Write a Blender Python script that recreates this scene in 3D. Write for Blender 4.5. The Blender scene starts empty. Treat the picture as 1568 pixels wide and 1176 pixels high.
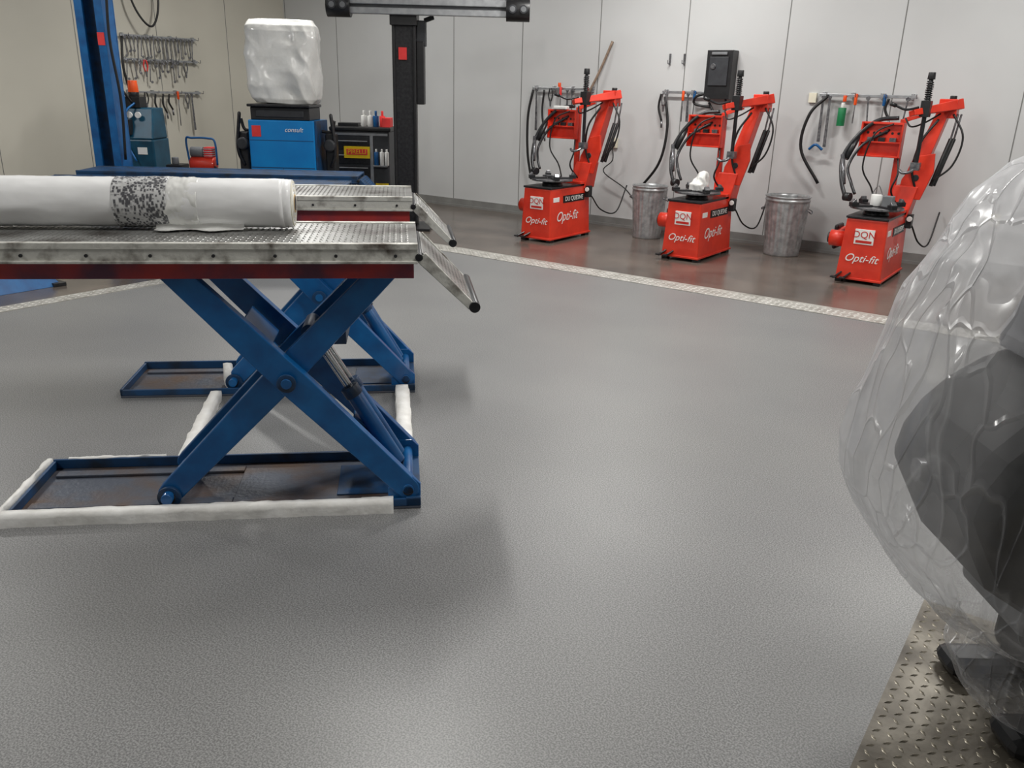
import bpy, bmesh, math, random
from mathutils import Vector, Matrix, noise, Euler
random.seed(3)
YAW=math.radians(35.3); C=math.cos(YAW); S=math.sin(YAW)
def R(s,d,z=0): return (C*s-S*d, S*s+C*d, z)
col=bpy.context.scene.collection
def lin(c):
    o=[]
    for v in c:
        v=v/255.0
        o.append(v/12.92 if v<=0.04045 else ((v+0.055)/1.055)**2.4)
    return (o[0],o[1],o[2],1)
# ---------------------------------------------------------------- materials
def mat(name,c,rough=.5,metal=0,c2=None,scale=12,bump=0,bscale=60,lo=.35,hi=.7,detail=4,rvar=0,emit=0,coat=0,stretch=None):
    m=bpy.data.materials.new(name); m.use_nodes=True
    nt=m.node_tree; b=nt.nodes['Principled BSDF']
    tc=nt.nodes.new('ShaderNodeTexCoord')
    mp=nt.nodes.new('ShaderNodeMapping'); nt.links.new(tc.outputs['Object'],mp.inputs[0])
    if stretch: mp.inputs['Scale'].default_value=stretch
    n=nt.nodes.new('ShaderNodeTexNoise'); n.inputs['Scale'].default_value=scale; n.inputs['Detail'].default_value=detail
    nt.links.new(mp.outputs[0],n.inputs['Vector'])
    r=nt.nodes.new('ShaderNodeValToRGB')
    A=lin(c); Bc=lin(c2) if c2 else tuple([x*.85 for x in A[:3]]+[1])
    r.color_ramp.elements[0].position=lo; r.color_ramp.elements[1].position=hi
    r.color_ramp.elements[0].color=A; r.color_ramp.elements[1].color=Bc
    nt.links.new(n.outputs['Fac'],r.inputs[0]); nt.links.new(r.outputs[0],b.inputs['Base Color'])
    b.inputs['Roughness'].default_value=rough; b.inputs['Metallic'].default_value=metal
    if coat: b.inputs['Coat Weight'].default_value=coat
    if rvar:
        mr=nt.nodes.new('ShaderNodeMapRange'); mr.inputs['To Min'].default_value=max(.05,rough-rvar); mr.inputs['To Max'].default_value=rough+rvar
        nt.links.new(n.outputs['Fac'],mr.inputs[0]); nt.links.new(mr.outputs[0],b.inputs['Roughness'])
    if bump:
        n2=nt.nodes.new('ShaderNodeTexNoise'); n2.inputs['Scale'].default_value=bscale; n2.inputs['Detail'].default_value=3
        nt.links.new(mp.outputs[0],n2.inputs['Vector'])
        bp=nt.nodes.new('ShaderNodeBump'); bp.inputs['Strength'].default_value=bump; bp.inputs['Distance'].default_value=.01
        nt.links.new(n2.outputs['Fac'],bp.inputs['Height']); nt.links.new(bp.outputs[0],b.inputs['Normal'])
    if emit:
        b.inputs['Emission Color'].default_value=A; b.inputs['Emission Strength'].default_value=emit
    return m
RED=mat('red_paint',(224,58,34),.4,0,(205,46,26),8,coat=.2)
REDD=mat('dark_red_paint',(158,44,42),.5,0,(84,42,62),4,.1,lo=.42,hi=.62,detail=6)
BLUE=mat('blue_paint',(12,98,160),.38,0,(8,74,130),9,.05,coat=.2)
BLUED=mat('dark_blue_paint',(24,68,110),.45,0,(34,46,62),9,lo=.42,hi=.68,detail=6)
BLUEC=mat('cabinet_blue',(0,132,204),.4,0,(0,118,192),4)
TEAL=mat('teal_paint',(12,78,104),.4,0,(8,56,78),6)
BLACK=mat('black_plastic',(24,24,26),.4,0,(34,34,36),20)
BLACKM=mat('black_metal',(34,34,37),.35,.3,(52,52,54),30)
DARK=mat('dark_grey',(52,54,58),.5,0,(40,41,45),12)
MDARK=mat('machine_charcoal',(38,40,44),.6,0,(22,23,26),4)
GREY=mat('grey_plastic',(120,122,125),.5,0,(105,107,110),12)
HOOD=mat('hood_grey',(140,142,147),.5,0,(96,98,104),4)
ALU=mat('aluminium',(172,174,176),.35,.6,(150,152,155),14)
GALV=mat('galvanised',(185,187,188),.35,.45,(140,142,144),18,.05,40,rvar=.1)
RIM=mat('worn_rim',(206,205,198),.5,.2,(96,88,80),11,.35,40,.47,.66,7)
TREAD=mat('tread_plate',(166,166,164),.34,.55,(92,88,84),5,.08,60,.4,.68,6,rvar=.12)
STRIP=mat('strip_plate',(190,188,182),.42,.25,(150,147,140),9,.08,60)
STRIPH=mat('strip_tread',(232,230,225),.35,.2,(208,206,200),9)
PLATE=mat('floor_plate_metal',(122,116,104),.42,.4,(76,70,62),5,.1,60,rvar=.12)
PLATEH=mat('floor_plate_tread',(175,168,152),.33,.45,(130,123,110),9)
RUST=mat('dirty_base_plate',(78,84,96),.45,.15,(92,74,62),4,.25,50,.46,.66,8,rvar=.12)
CHROME=mat('chrome',(205,208,210),.18,1,(185,188,190),9)
WHITEP=mat('white_masking',(246,245,242),.5,0,(226,224,219),14,.4,25)
WHITER=mat('white_roll_film',(244,244,244),.38,0,(232,232,232),5,.2,9,coat=.3)
WHITEW=mat('white_wrap_film',(240,240,237),.26,0,(212,212,208),4,.6,9,coat=.5)
WHITE=mat('white_label',(238,238,235),.5,0,(228,228,225),9)
CARD=mat('cardboard',(196,170,130),.8,0,(170,142,104),20)
WOODL=mat('grey_lever',(150,130,112),.5,.2,(120,102,88),20)
YEL=mat('yellow_label',(240,205,20),.5,0,(225,188,15),9)
REDS=mat('red_sticker',(232,62,60),.6,0,(220,50,50),9)
ORG=mat('orange_plastic',(240,90,30),.35,0,(225,75,20),9)
GRN=mat('green_plastic',(30,130,80),.4,0,(20,110,65),9)
CREAM=mat('outlet_cream',(225,220,200),.5)
STEEL=mat('tool_steel',(140,140,142),.3,.7,(85,85,90),30)
LBL=mat('dark_label',(25,20,22),.4)
TXTR=mat('red_text',(205,40,30),.5)
RUBBER=mat('rubber_hose',(20,20,21),.5)
def mk_print():
    m=bpy.data.materials.new('printed_wrap'); m.use_nodes=True; nt=m.node_tree; b=nt.nodes['Principled BSDF']
    tc=nt.nodes.new('ShaderNodeTexCoord'); mp=nt.nodes.new('ShaderNodeMapping'); mp.inputs['Scale'].default_value=(95,110,52)
    nt.links.new(tc.outputs['Object'],mp.inputs[0])
    v=nt.nodes.new('ShaderNodeTexVoronoi'); v.distance='CHEBYCHEV'; v.inputs['Scale'].default_value=1.0
    nt.links.new(mp.outputs[0],v.inputs['Vector'])
    n=nt.nodes.new('ShaderNodeTexNoise'); n.inputs['Scale'].default_value=16
    nt.links.new(tc.outputs['Object'],n.inputs['Vector'])
    ad=nt.nodes.new('ShaderNodeMath'); ad.operation='MULTIPLY_ADD'; ad.inputs[1].default_value=.8
    nt.links.new(n.outputs['Fac'],ad.inputs[0]); nt.links.new(v.outputs['Distance'],ad.inputs[2])
    r=nt.nodes.new('ShaderNodeValToRGB'); r.color_ramp.elements[0].position=.70; r.color_ramp.elements[1].position=.92
    r.color_ramp.elements[0].color=lin((88,88,92)); r.color_ramp.elements[1].color=lin((205,205,205))
    nt.links.new(ad.outputs[0],r.inputs[0]); nt.links.new(r.outputs[0],b.inputs['Base Color']); b.inputs['Roughness'].default_value=.25
    bp=nt.nodes.new('ShaderNodeBump'); bp.inputs['Strength'].default_value=.6; bp.inputs['Distance'].default_value=.02
    nt.links.new(n.outputs['Fac'],bp.inputs['Height']); nt.links.new(bp.outputs[0],b.inputs['Normal'])
    return m
PRINT=mk_print()
def mk_bag():
    m=bpy.data.materials.new('clear_plastic_film'); m.use_nodes=True; nt=m.node_tree; b=nt.nodes['Principled BSDF']; L=nt.links.new
    out=nt.nodes['Material Output']
    b.inputs['Base Color'].default_value=(.82,.82,.84,1); b.inputs['Roughness'].default_value=.24
    b.inputs['Specular IOR Level'].default_value=.6
    tc=nt.nodes.new('ShaderNodeTexCoord')
    mp=nt.nodes.new('ShaderNodeMapping'); mp.inputs['Scale'].default_value=(3.0,2.4,.75); mp.inputs['Rotation'].default_value=(0,.6,0)
    L(tc.outputs['Object'],mp.inputs[0])
    dn=nt.nodes.new('ShaderNodeTexNoise'); dn.inputs['Scale'].default_value=1.5; dn.inputs['Detail'].default_value=2.5; L(mp.outputs[0],dn.inputs['Vector'])
    vm=nt.nodes.new('ShaderNodeVectorMath'); vm.operation='MULTIPLY_ADD'; vm.inputs[1].default_value=(.9,.9,.9); L(dn.outputs['Color'],vm.inputs[0]); L(mp.outputs[0],vm.inputs[2])
    def vor(sc,feat):
        v=nt.nodes.new('ShaderNodeTexVoronoi'); v.feature=feat; v.inputs['Scale'].default_value=sc; L(vm.outputs[0],v.inputs['Vector']); return v.outputs['Distance']
    v1=vor(1.6,'F1'); v2=vor(4.2,'F1'); e1=vor(1.6,'DISTANCE_TO_EDGE'); e2=vor(4.2,'DISTANCE_TO_EDGE')
    def mr(src,a,b_,c,d):
        q=nt.nodes.new('ShaderNodeMapRange'); q.inputs['From Min'].default_value=a; q.inputs['From Max'].default_value=b_; q.inputs['To Min'].default_value=c; q.inputs['To Max'].default_value=d; L(src,q.inputs[0]); return q.outputs[0]
    def ma(x,k,y):
        q=nt.nodes.new('ShaderNodeMath'); q.operation='MULTIPLY_ADD'; q.inputs[1].default_value=k; L(x,q.inputs[0]); L(y,q.inputs[2]); return q.outputs[0]
    c1=mr(e1,0,.03,1,0); c2=mr(e2,0,.05,1,0)
    h=ma(v2,.3,v1); h=ma(c2,.08,h)
    bp=nt.nodes.new('ShaderNodeBump'); bp.inputs['Strength'].default_value=.85; bp.inputs['Distance'].default_value=.05
    L(h,bp.inputs['Height']); L(bp.outputs[0],b.inputs['Normal'])
    sx=nt.nodes.new('ShaderNodeSeparateXYZ'); L(tc.outputs['Object'],sx.inputs[0])
    g=mr(sx.outputs['Z'],.88,1.35,.05,.36)
    gx=mr(sx.outputs['X'],-.72,-.54,.20,.0)
    ln=mr(dn.outputs['Fac'],.42,.62,0,.14)
    o=ma(gx,1.0,g); o=ma(ln,1.0,o); o=ma(c1,.16,o); o=ma(c2,.10,o)
    lw=nt.nodes.new('ShaderNodeLayerWeight'); lw.inputs[0].default_value=.3
    pw=nt.nodes.new('ShaderNodeMath'); pw.operation='POWER'; pw.inputs[1].default_value=1.5; L(lw.outputs['Facing'],pw.inputs[0])
    o=ma(pw.outputs[0],.55,o)
    cl=nt.nodes.new('ShaderNodeClamp'); cl.inputs['Max'].default_value=.93; L(o,cl.inputs[0])
    tr=nt.nodes.new('ShaderNodeBsdfTransparent'); mx=nt.nodes.new('ShaderNodeMixShader')
    tl=nt.nodes.new('ShaderNodeBsdfTranslucent'); tl.inputs[0].default_value=(.88,.88,.9,1)
    md=nt.nodes.new('ShaderNodeMixShader'); md.inputs[0].default_value=.35; L(b.outputs[0],md.inputs[1]); L(tl.outputs[0],md.inputs[2])
    L(cl.outputs[0],mx.inputs[0]); L(tr.outputs[0],mx.inputs[1]); L(md.outputs[0],mx.inputs[2])
    gl=nt.nodes.new('ShaderNodeBsdfGlossy'); gl.inputs['Roughness'].default_value=.2; L(bp.outputs[0],gl.inputs['Normal'])
    m2=nt.nodes.new('ShaderNodeMixShader'); m2.inputs[0].default_value=.09; L(mx.outputs[0],m2.inputs[1]); L(gl.outputs[0],m2.inputs[2])
    L(m2.outputs[0],out.inputs[0])
    return m
BAG=mk_bag()
def mk_floor():
    m=bpy.data.materials.new('resin_floor'); m.use_nodes=True; nt=m.node_tree; b=nt.nodes['Principled BSDF']; L=nt.links.new
    tc=nt.nodes.new('ShaderNodeTexCoord')
    def N(sc,det=3):
        n=nt.nodes.new('ShaderNodeTexNoise'); n.inputs['Scale'].default_value=sc; n.inputs['Detail'].default_value=det; L(tc.outputs['Object'],n.inputs['Vector']); return n
    def ramp(src,p0,p1,c0,c1):
        r=nt.nodes.new('ShaderNodeValToRGB'); r.color_ramp.elements[0].position=p0; r.color_ramp.elements[1].position=p1
        r.color_ramp.elements[0].color=lin(c0); r.color_ramp.elements[1].color=lin(c1); L(src,r.inputs[0]); return r
    big=ramp(N(.7,4).outputs['Fac'],.35,.68,(108,108,109),(126,126,124))
    fl=ramp(N(190,3).outputs['Fac'],.40,.62,(78,78,80),(178,178,177))
    mx=nt.nodes.new('ShaderNodeMix'); mx.data_type='RGBA'; mx.inputs[0].default_value=.42
    L(big.outputs[0],mx.inputs[6]); L(fl.outputs[0],mx.inputs[7])
    dk=ramp(N(1.8,6).outputs['Fac'],.35,.7,(108,98,90),(80,73,68))
    sx=nt.nodes.new('ShaderNodeSeparateXYZ'); L(tc.outputs['Object'],sx.inputs[0])
    g1=nt.nodes.new('ShaderNodeMath'); g1.operation='GREATER_THAN'; g1.inputs[1].default_value=6.76; L(sx.outputs['Y'],g1.inputs[0])
    g2=nt.nodes.new('ShaderNodeMath'); g2.operation='LESS_THAN'; g2.inputs[1].default_value=-6.4; L(sx.outputs['X'],g2.inputs[0])
    g=nt.nodes.new('ShaderNodeMath'); g.operation='MAXIMUM'; L(g1.outputs[0],g.inputs[0]); L(g2.outputs[0],g.inputs[1])
    m2=nt.nodes.new('ShaderNodeMix'); m2.data_type='RGBA'; L(g.outputs[0],m2.inputs[0]); L(mx.outputs[2],m2.inputs[6]); L(dk.outputs[0],m2.inputs[7])
    L(m2.outputs[2],b.inputs['Base Color'])
    rr=nt.nodes.new('ShaderNodeMapRange'); rr.inputs['To Min'].default_value=.42; rr.inputs['To Max'].default_value=.22; L(g.outputs[0],rr.inputs[0])
    rn=nt.nodes.new('ShaderNodeMath'); rn.operation='MULTIPLY_ADD'; rn.inputs[1].default_value=.14; L(N(1.1,5).outputs['Fac'],rn.inputs[0]); 
    rs=nt.nodes.new('ShaderNodeMath'); rs.operation='SUBTRACT'; rs.inputs[1].default_value=.07; L(rr.outputs[0],rs.inputs[0]); L(rs.outputs[0],rn.inputs[2])
    L(rn.outputs[0],b.inputs['Roughness'])
    b.inputs['Specular IOR Level'].default_value=.62
    return m
FLOOR=mk_floor()
WALLB=mat('wall_panel_grey',(200,201,201),.42,0,(188,189,189),.6,.04,4)
WALLC=mat('wall_panel_cream',(205,201,188),.5,0,(193,189,176),.6,.04,4)
SEAM=mat('panel_seam',(120,120,118),.7)
CEIL=mat('ceiling_white',(215,215,213),.8)
SKIRT=mat('skirting_metal',(150,150,148),.4,.3,(130,130,128),5)
TUBEL=mat('tube_diffuser',(255,254,250),.5,emit=3)
# ---------------------------------------------------------------- builder
class G:
    def __init__(s,name,loc=(0,0,0),rz=0):
        e=bpy.data.objects.new(name,None); e.empty_display_size=.1; col.objects.link(e); e.location=loc; e.rotation_euler=(0,0,rz)
        s.e=e; s.p={}
    def add(s,part,m,V,F,smooth=False,bev=.003):
        if part not in s.p: s.p[part]=dict(v=[],f=[],mi=[],sm=[],mats=[],bev=bev)
        P=s.p[part]
        if m not in P['mats']: P['mats'].append(m)
        k=P['mats'].index(m); o=len(P['v'])
        P['v']+= [tuple(v) for v in V]
        for i,f in enumerate(F):
            P['f'].append([a+o for a in f]); P['mi'].append(k)
            P['sm'].append(smooth[i] if isinstance(smooth,list) else smooth)
    def box(s,part,m,x0,x1,y0,y1,z0,z1,M=None,bev=.003):
        V=[Vector(p) for p in [(x0,y0,z0),(x1,y0,z0),(x1,y1,z0),(x0,y1,z0),(x0,y0,z1),(x1,y0,z1),(x1,y1,z1),(x0,y1,z1)]]
        if M: V=[M@v for v in V]
        s.add(part,m,V,[(0,3,2,1),(4,5,6,7),(0,1,5,4),(1,2,6,5),(2,3,7,6),(3,0,4,7)],bev=bev)
    def frust(s,part,m,a,b,bev=.004):
        x0,x1,y0,y1,z0=a; X0,X1,Y0,Y1,z1=b
        V=[(x0,y0,z0),(x1,y0,z0),(x1,y1,z0),(x0,y1,z0),(X0,Y0,z1),(X1,Y0,z1),(X1,Y1,z1),(X0,Y1,z1)]
        s.add(part,m,V,[(0,3,2,1),(4,5,6,7),(0,1,5,4),(1,2,6,5),(2,3,7,6),(3,0,4,7)],bev=bev)
    def beam(s,part,m,p1,p2,w,h,w2=None,h2=None,bev=.003):
        p1=Vector(p1);p2=Vector(p2); d=(p2-p1).normalized()
        up=Vector((0,1,0)) if abs(d.y)<.9 else Vector((1,0,0))
        a=(up-d*up.dot(d)).normalized(); b=d.cross(a)
        w2=w if w2 is None else w2; h2=h if h2 is None else h2
        V=[p1+a*i*w/2+b*j*h/2 for i,j in ((-1,-1),(1,-1),(1,1),(-1,1))]+[p2+a*i*w2/2+b*j*h2/2 for i,j in ((-1,-1),(1,-1),(1,1),(-1,1))]
        s.add(part,m,V,[(0,3,2,1),(4,5,6,7),(0,1,5,4),(1,2,6,5),(2,3,7,6),(3,0,4,7)],bev=bev)
    def cyl(s,part,m,p1,p2,r,r2=None,seg=24,bev=.002):
        p1=Vector(p1);p2=Vector(p2); d=(p2-p1).normalized(); r2=r if r2 is None else r2
        up=Vector((0,0,1)) if abs(d.z)<.9 else Vector((1,0,0))
        a=(up-d*up.dot(d)).normalized(); b=d.cross(a)
        V=[];F=[]
        for p,q in ((p1,r),(p2,r2)):
            for i in range(seg):
                t=2*math.pi*i/seg; V.append(p+a*math.cos(t)*q+b*math.sin(t)*q)
        for i in range(seg): F.append((i,(i+1)%seg,seg+(i+1)%seg,seg+i))
        F.append(tuple(range(seg-1,-1,-1))); F.append(tuple(range(seg,2*seg)))
        s.add(part,m,V,F,[True]*seg+[False,False],bev=bev)
    def tube(s,part,m,pts,r,seg=10,sub=8,smoothpath=True):
        P=[Vector(p) for p in pts]
        if smoothpath and len(P)>2:
            Q=[P[0]*2-P[1]]+P+[P[-1]*2-P[-2]]; O=[]
            for i in range(1,len(Q)-2):
                for k in range(sub):
                    t=k/sub; a,b,c,d=Q[i-1],Q[i],Q[i+1],Q[i+2]
                    O.append(.5*((2*b)+(c-a)*t+(2*a-5*b+4*c-d)*t*t+(3*b-a-3*c+d)*t**3))
            O.append(P[-1]); P=O
        V=[];F=[]; d=(P[1]-P[0]).normalized(); up=Vector((0,0,1)) if abs(d.z)<.9 else Vector((1,0,0))
        a=(up-d*up.dot(d)).normalized()
        for i,p in enumerate(P):
            d=(P[min(i+1,len(P)-1)]-P[max(i-1,0)]).normalized(); a=(a-d*a.dot(d)).normalized(); b=d.cross(a)
            for k in range(seg):
                t=2*math.pi*k/seg; V.append(p+a*math.cos(t)*r+b*math.sin(t)*r)
        n=len(P)
        for i in range(n-1):
            for k in range(seg): F.append((i*seg+k,i*seg+(k+1)%seg,(i+1)*seg+(k+1)%seg,(i+1)*seg+k))
        F.append(tuple(range(seg-1,-1,-1))); F.append(tuple(range((n-1)*seg,n*seg)))
        s.add(part,m,V,F,[True]*(len(F)-2)+[False]*2,bev=0)
    def prism(s,part,m,pts,y0,y1,M=None,bev=.003):
        n=len(pts); V=[Vector((x,y0,z)) for x,z in pts]+[Vector((x,y1,z)) for x,z in pts]
        if M: V=[M@v for v in V]
        F=[tuple(range(n)),tuple(range(2*n-1,n-1,-1))]+[(i,n+i,n+(i+1)%n,(i+1)%n) for i in range(n)]
        s.add(part,m,V,F,bev=bev)
    def arm(s,part,m,a,b,hw,y0,y1,mid=None,bev=.004):
        a=Vector(a);b=Vector(b); d=(b-a).normalized(); n=Vector((-d.y,d.x)); pts=[]; th=math.atan2(n.y,n.x)
        mw=mid or hw
        for i in range(9):
            t=th+math.pi*i/8; pts.append((a.x+hw*math.cos(t),a.y+hw*math.sin(t)))
        c=(a+b)/2
        pts.append((c.x-n.x*mw,c.y-n.y*mw))
        for i in range(9):
            t=th+math.pi+math.pi*i/8; pts.append((b.x+hw*math.cos(t),b.y+hw*math.sin(t)))
        pts.append((c.x+n.x*mw,c.y+n.y*mw))
        s.prism(part,m,pts,y0,y1,bev=bev)
    def lathe(s,part,m,c,prof,seg=40,M=None,mod=None,smooth=True):
        V=[];F=[]
        for j,(r,z) in enumerate(prof):
            for i in range(seg):
                t=2*math.pi*i/seg; q=r*(1+(mod(t,z) if mod else 0)); v=Vector((q*math.cos(t),q*math.sin(t),z))
                if M: v=M@v
                V.append(v+Vector(c))
        for j in range(len(prof)-1):
            for i in range(seg): F.append((j*seg+i,j*seg+(i+1)%seg,(j+1)*seg+(i+1)%seg,(j+1)*seg+i))
        k=len(F)
        F.append(tuple(range(seg-1,-1,-1))); F.append(tuple(range((len(prof)-1)*seg,len(prof)*seg)))
        s.add(part,m,V,F,[smooth]*k+[False]*2,bev=0)
    def treads(s,part,m,x0,x1,y0,y1,z,p=.03,M=None,h=.0025):
        nx=int((x1-x0)/p); ny=int((y1-y0)/p); l=p*.42; w=p*.11
        V=[];F=[]
        for i in range(nx):
            for j in range(ny):
                cx=x0+(i+.5)*p; cy=y0+(j+.5)*p; t=math.pi/4 if (i+j)%2 else -math.pi/4
                ct,st=math.cos(t),math.sin(t); o=len(V)
                for (a,b,q) in ((-l,0,0),(0,-w*1.4,0),(l,0,0),(0,w*1.4,0),(-l*.55,0,h),(l*.55,0,h)):
                    v=Vector((cx+a*ct-b*st,cy+a*st+b*ct,z+q)); 
                    if M: v=M@v
                    V.append(v)
                F+=[(o,o+1,o+5,o+4),(o+1,o+2,o+5),(o+2,o+3,o+4,o+5),(o+3,o,o+4)]
        s.add(part,m,V,F,True,bev=0)
    def blob(s,part,m,rings,seg=64,nz=60,amp=.02,sc=4,expo=3.2,stretch=(1,1,.4),seed=0,fine=.5,vor=0,vs=5):
        V=[];F=[]; zs=[r[0] for r in rings]
        def interp(z):
            for a,b in zip(rings,rings[1:]):
                if z<=b[0] or b is rings[-1]:
                    t=(z-a[0])/(b[0]-a[0]); t=max(0,min(1,t)); return [a[k]+(b[k]-a[k])*t for k in range(5)]
        for j in range(nz+1):
            z=zs[0]+(zs[-1]-zs[0])*j/nz; _,cx,cy,hx,hy=interp(z)
            for i in range(seg):
                t=2*math.pi*i/seg; c,q=math.cos(t),math.sin(t)
                x=math.copysign(abs(c)**(2/expo),c); y=math.copysign(abs(q)**(2/expo),q)
                p=Vector((cx+hx*x,cy+hy*y,z)); nn=Vector((c,q,0))
                w=noise.noise(Vector((p.x*sc*stretch[0]+seed,p.y*sc*stretch[1],p.z*sc*stretch[2])))
                w2=1-abs(noise.noise(Vector((p.x*sc*2.3*stretch[0]+7+seed,p.y*sc*2.3,p.z*sc*2.3*stretch[2]+p.x*sc)))) *2
                dv=0
                if vor:
                    qv=Vector((p.x*vs+p.z*vs*.5,p.y*vs,p.z*vs*.55-p.x*vs*.3)); qv+=noise.noise_vector(qv*.7)*.6
                    dd=noise.voronoi(qv)[0]; dv=((dd[0])-.45)*vor
                p+=nn*(w*amp+w2*amp*fine+dv); p.z+=max(0,w)*amp*.4
                V.append(p)
        for j in range(nz):
            for i in range(seg): F.append((j*seg+i,j*seg+(i+1)%seg,(j+1)*seg+(i+1)%seg,(j+1)*seg+i))
        top=[nz*seg+i for i in range(seg)]; cc=sum((V[i] for i in top),Vector())/seg; o=len(V); V.append(cc+Vector((0,0,amp*.3)))
        for i in range(seg): F.append((top[i],top[(i+1)%seg],o))
        bot=list(range(seg)); F.append(tuple(reversed(bot)))
        s.add(part,m,V,F,True,bev=0)
    def text(s,part,m,t,loc,rot,size,shear=0,ext=.0006):
        cu=bpy.data.curves.new(part,'FONT'); cu.body=t; cu.size=size; cu.align_x='CENTER'; cu.align_y='CENTER'; cu.extrude=ext; cu.shear=shear
        o=bpy.data.objects.new(part,cu); col.objects.link(o); o.parent=s.e; o.location=loc; o.rotation_euler=rot; cu.materials.append(m)
    def done(s):
        for n,P in s.p.items():
            me=bpy.data.meshes.new(n); me.from_pydata(P['v'],[],P['f'])
            for mm in P['mats']: me.materials.append(mm)
            me.polygons.foreach_set('material_index',P['mi']); me.polygons.foreach_set('use_smooth',P['sm'])
            me.validate()
            bm=bmesh.new(); bm.from_mesh(me); bmesh.ops.recalc_face_normals(bm,faces=bm.faces); bm.to_mesh(me); bm.free()
            me.update()
            o=bpy.data.objects.new(n,me); col.objects.link(o); o.parent=s.e
            if P['bev']>0:
                b=o.modifiers.new('bevel','BEVEL'); b.width=P['bev']; b.segments=2; b.limit_method='ANGLE'; b.angle_limit=math.radians(50)
        return s.e
def single(name,build,bev=0):
    g=G(name); build(g); 
    P=g.p; bpy.data.objects.remove(g.e)
    V=[];F=[];MI=[];SM=[];mats=[]
    for n,p in P.items():
        o=len(V); V+=p['v']; F+=[[a+o for a in f] for f in p['f']]; SM+=p['sm']
        for k in p['mi']:
            m=p['mats'][k]
            if m not in mats: mats.append(m)
            MI.append(mats.index(m))
    me=bpy.data.meshes.new(name); me.from_pydata(V,[],F)
    for m in mats: me.materials.append(m)
    me.polygons.foreach_set('material_index',MI); me.polygons.foreach_set('use_smooth',SM); me.update()
    o=bpy.data.objects.new(name,me); col.objects.link(o); return o
# ---------------------------------------------------------------- room
X0,X1,Y0,Y1,ZC=-11.3,5.0,-4.0,9.45,3.8
single('floor',lambda g:g.box('f',FLOOR,X0-.15,X1+.15,Y0-.15,Y1+.15,-.1,0))
single('ceiling',lambda g:g.box('f',CEIL,X0-.15,X1+.15,Y0-.15,Y1+.15,ZC,ZC+.1))
def wb(g):
    g.box('w',WALLB,X0-.15,X1+.15,Y1,Y1+.15,0,ZC)
    x=-2.07
    xs=[x-1.15*k for k in range(9)]+[x+1.15*k for k in range(1,7)]
    for x in xs: g.box('s',SEAM,x-.005,x+.005,Y1-.002,Y1+.01,.1,ZC)
single('wall_back',wb)
def wl(g):
    g.box('w',WALLC,X0-.15,X0,Y0-.15,Y1,0,ZC)
    for k in range(11):
        y=8.35-1.15*k; g.box('s',SEAM,X0-.01,X0+.002,y-.004,y+.004,.1,ZC)
single('wall_left',wl)
single('wall_right',lambda g:g.box('w',WALLB,X1,X1+.15,Y0-.15,Y1,0,ZC))
single('wall_front',lambda g:g.box('w',WALLB,X0,X1,Y0-.15,Y0,0,ZC))
single('baseboard_back',lambda g:(g.box('b',SKIRT,X0+.02,X1,Y1-.02,Y1,0,.11),g.box('b',SKIRT,X0+.03,X1,Y1-.035,Y1-.018,0,.03)))
single('baseboard_left',lambda g:g.box('b',SKIRT,X0,X0+.02,Y0,Y1,0,.11))
def t1(g):
    g.box('b',STRIP,-6.54,X1-.01,6.60,6.87,0,.005); g.treads('t',STRIPH,-6.53,X1-.02,6.605,6.87,.005,.053,h=.003)
single('trim_1',t1)
def t2(g):
    g.box('b',STRIP,-6.5,-6.34,-3,6.60,0,.005); g.treads('t',STRIPH,-6.495,-6.34,-3,6.60,.005,.05,h=.003)
single('trim_2',t2)
def plate(g):
    g.box('b',PLATE,-.24,1.7,.5,2.8,0,.005); g.treads('t',PLATEH,-.235,1.7,.5,2.8,.005,.034,h=.003)
single('checker_plate',plate)
# ---------------------------------------------------------------- lights
def lamp(x,y,p,rz=0,L=1.2,W=.16):
    g=G('ceiling_light',(x,y,ZC),rz)
    g.box('housing',WHITE,-L/2-.03,L/2+.03,-W/2-.03,W/2+.03,-.06,0)
    g.box('diffuser',TUBEL,-L/2,L/2,-W/2,W/2,-.07,-.06)
    g.done()
    l=bpy.data.lights.new('area','AREA'); l.shape='RECTANGLE'; l.size=L; l.size_y=W; l.energy=p; l.color=(1,.985,.95)
    o=bpy.data.objects.new('lamp',l); col.objects.link(o); o.parent=g.e; o.location=(0,0,-.09)
lamp(-3.5,3.75,82,YAW+math.pi/2)
lamp(-4.1,7.6,98)
lamp(-8.3,6.9,84)
lamp(-8.6,2.6,68)
lamp(-.6,7.2,88)
lamp(-.5,2.6,60)
lamp(2.8,4.0,48)
lamp(-4.5,-1.2,84)
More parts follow.
